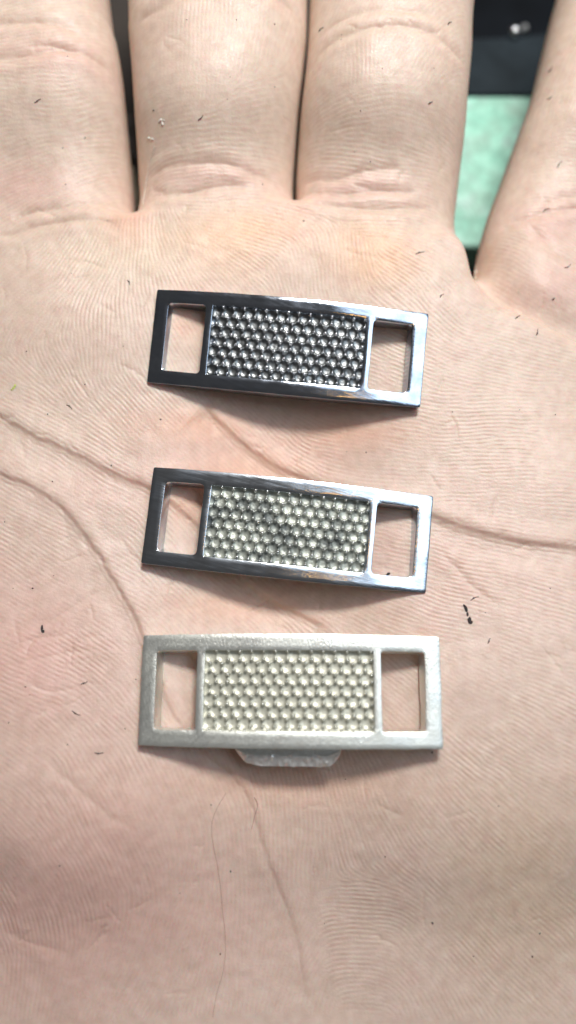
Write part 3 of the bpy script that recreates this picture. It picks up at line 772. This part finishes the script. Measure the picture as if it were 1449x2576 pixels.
def hair(name, m, P, r0, r1, label, cat, lift=0.10):
    Pc = catmull(P, 5); Q = [Vector(on_skin(u, v, lift)) for u, v in Pc]; c = Q[0].copy()
    bm = bmesh.new(); tube(bm, [q_ - c for q_ in Q], r0, r1, 5); o = bm_obj(name, bm, m); o.location = c * MM
    return setp(o, label, cat)
hair('hair', m_hair, [(569,1994),(545,2035),(533,2075),(536,2120),(548,2180),(556,2240),(560,2290),(566,2340),(567,2400),(560,2450),(545,2500),(535,2560)], 0.013, 0.011, 'long thin dark hair running down the heel of the palm', 'hair')
hair('hair', m_hair, [(640,2005),(648,2025),(640,2055),(633,2085)], 0.024, 0.018, 'short curved hair below the broken tab', 'hair')
hair('thread', m_thread, [(389,368),(384,388),(376,410),(372,432),(368,455),(366,475),(360,505),(360,515)], 0.07, 0.05, 'pale thread hanging down the second finger from its lower flake', 'thread', 0.06)
# chalky sweat glints are part of the skin

# ================================================================== BACKGROUND BEHIND THE HAND
def slab(name, x0, x1, y0, y1, z0, z1, m, bev=0.6, parent=None, seg=3, cuts=0, amp_=0):
    bm = bmesh.new(); bmesh.ops.create_cube(bm, size=1)
    for v in bm.verts: v.co = Vector((x0 + (v.co.x + .5) * (x1 - x0), y0 + (v.co.y + .5) * (y1 - y0), z0 + (v.co.z + .5) * (z1 - z0)))
    bmesh.ops.bevel(bm, geom=list(bm.edges), offset=bev, segments=seg, affect='EDGES', profile=0.5)
    return bm_obj(name, bm, m, parent)
ZBG = -34.0
def wp(u, v, z=ZBG): x, y = unproj(u, v, z); return float(x), float(y)
mb = Mat('bench_brown'); nb_ = mb.noise(60, 5, mb.coords()); nb2 = mb.noise(700, 4, mb.coords())
mb.l(mb.mix(nb2.outputs[0], mb.ramp(nb_.outputs[0], [(0.3, (0.030, 0.022, 0.017)), (0.7, (0.10, 0.075, 0.055))]), (0.06, 0.05, 0.045)), mb.b.inputs['Base Color'])
mb.b.inputs['Roughness'].default_value = 0.6; mb.bump(nb2.outputs[0], 0.0004, 0.5)
bn = slab('workbench', -400, 400, -300, 500, -80, -52, mb.m, 1.0); setp(bn, kind='structure')
mg = Mat('mint_stone'); g1 = mg.noise(210, 5, mg.coords(), 0.6); g2 = mg.noise(90, 3, mg.coords()); 
wv = mg.n('ShaderNodeTexVoronoi', feature='DISTANCE_TO_EDGE'); wv.inputs['Scale'].default_value = 170
dn = mg.noise(160, 3, mg.coords()); va = mg.n('ShaderNodeVectorMath', operation='MULTIPLY_ADD'); va.inputs[1].default_value = (0.012,)*3
mg.l(dn.outputs[1], va.inputs[0]); mg.l(mg.coords(), va.inputs[2]); mg.l(va.outputs[0], wv.inputs['Vector'])
gc = mg.ramp(g1.outputs[0], [(0.33, (0.36, 0.80, 0.62)), (0.5, (0.50, 0.98, 0.78)), (0.68, (0.66, 0.99, 0.88))])
gc = mg.mix(mg.ramp(g2.outputs[0], [(0.5, (0,)*3), (0.7, (0.7,)*3)]), gc, (0.50, 0.66, 0.55))
gc = mg.mix(mg.ramp(wv.outputs[0], [(0.0, (0.4,)*3), (0.12, (0,)*3)]), gc, (0.20, 0.36, 0.27))
mg.l(gc, mg.b.inputs['Base Color']); mg.b.inputs['Roughness'].default_value = 0.5; mg.bump(g1.outputs[0], 0.002, 0.6)
xa, ya = wp(1120, 240); xb, yb_ = wp(1420, 622)
mint = slab('mint_block', xa - 1, xb + 3, yb_, ya, ZBG - 9, ZBG, mg.m, 0.8)
setp(mint, 'mottled mint green block seen through the gap beside the little finger', 'block')
mdk = simple('charcoal_rubber', (0.022, 0.031, 0.038), 0.8, 0.5, scale=120, spec=0.2)
x1_, y1_ = wp(1100, 236, ZBG - 3); x2_, y2_ = wp(1500, 92, ZBG - 3)
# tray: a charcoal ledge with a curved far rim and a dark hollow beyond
bm = bmesh.new(); Nn = 30; rows = [[], [], [], [], []]
for k in range(Nn + 1):
    s = k / Nn; x = (x1_ - 22) + s * 75; cv = 0.0035 * (x - 30) ** 2
    yy = y2_ + cv - 1.2
    for r_, (a, b) in zip(rows, ((y1_, ZBG - 14), (y1_, ZBG - 3), (yy, ZBG - 3), (yy + 0.9, ZBG - 3.3), (yy + 1.6, ZBG - 13))): r_.append(bm.verts.new((x, a, b)))
for a, b in zip(rows, rows[1:] + rows[:1]):
    for k in range(Nn): bm.faces.new([a[k], a[k+1], b[k+1], b[k]])
bm.faces.new([r_[0] for r_ in rows]); bm.faces.new([r_[-1] for r_ in rows][::-1])
bmesh.ops.bevel(bm, geom=[e for e in bm.edges if e.calc_face_angle(0) > .6], offset=.3, segments=2, affect='EDGES')
led = bm_obj('dark_tray', bm, mdk.m); setp(led, 'charcoal ledge behind the mint block with a curved far rim', 'tray')
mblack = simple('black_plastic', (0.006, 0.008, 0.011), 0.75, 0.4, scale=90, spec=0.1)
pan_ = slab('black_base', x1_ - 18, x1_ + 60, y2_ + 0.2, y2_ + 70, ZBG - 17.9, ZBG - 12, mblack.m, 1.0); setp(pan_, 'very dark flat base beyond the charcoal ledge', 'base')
mst = simple('shiny_steel', (0.9, 0.9, 1.0), 0.12, 0.1, 1.0)
for (u, v, r, lb) in ((1292, 86, 1.1, 'small bright steel bead on the dark base in the gap, the brighter left one'), (1317, 79, 0.8, 'smaller dim bead just right of the bright bead in the gap')):
    x, y = wp(u, v, ZBG - 3); bm = bmesh.new(); bmesh.ops.create_icosphere(bm, subdivisions=3, radius=r)
    o = bm_obj('steel_bead', bm, mst.m if r > 1 else simple('dull_steel', (0.35, 0.36, 0.36), 0.35, 0.2, 1.0).m); o.location = (x * MM, y * MM, (ZBG - 2.4) * MM)
    setp(o, lb, 'bead')
# pale stick and grey offcut seen in the slit between the first two fingers
mstk = simple('pale_wood', (0.62, 0.56, 0.42), 0.6, 0.2, scale=400).m
P = [(352,405),(347,450),(346,500),(341,540),(338,575)]
bm = bmesh.new(); tube(bm, [Vector((*wp(u, v, -22), -22)) for u, v in [(326,425),(334,455),(339,485),(341,510),(342,530)]], 0.75, 0.65, 10)
o = bm_obj('pale_stick', bm, mstk); setp(o, 'pale thin stick glimpsed in the slit between the two leftmost fingers', 'stick')
moff = simple('grey_offcut', (0.20, 0.19, 0.19), 0.6, 0.4, scale=500).m
ax_, ay_ = wp(318, 330, -28)
o = slab('grey_offcut', ax_ - 2.2, ax_ + 2.6, ay_ - 4.5, ay_ + 3.5, -33, -28, moff, 0.6); setp(o, 'dark grey offcut deep in the slit between the two leftmost fingers', 'offcut')
print('verts', len(CO), 'faces', len(FA))
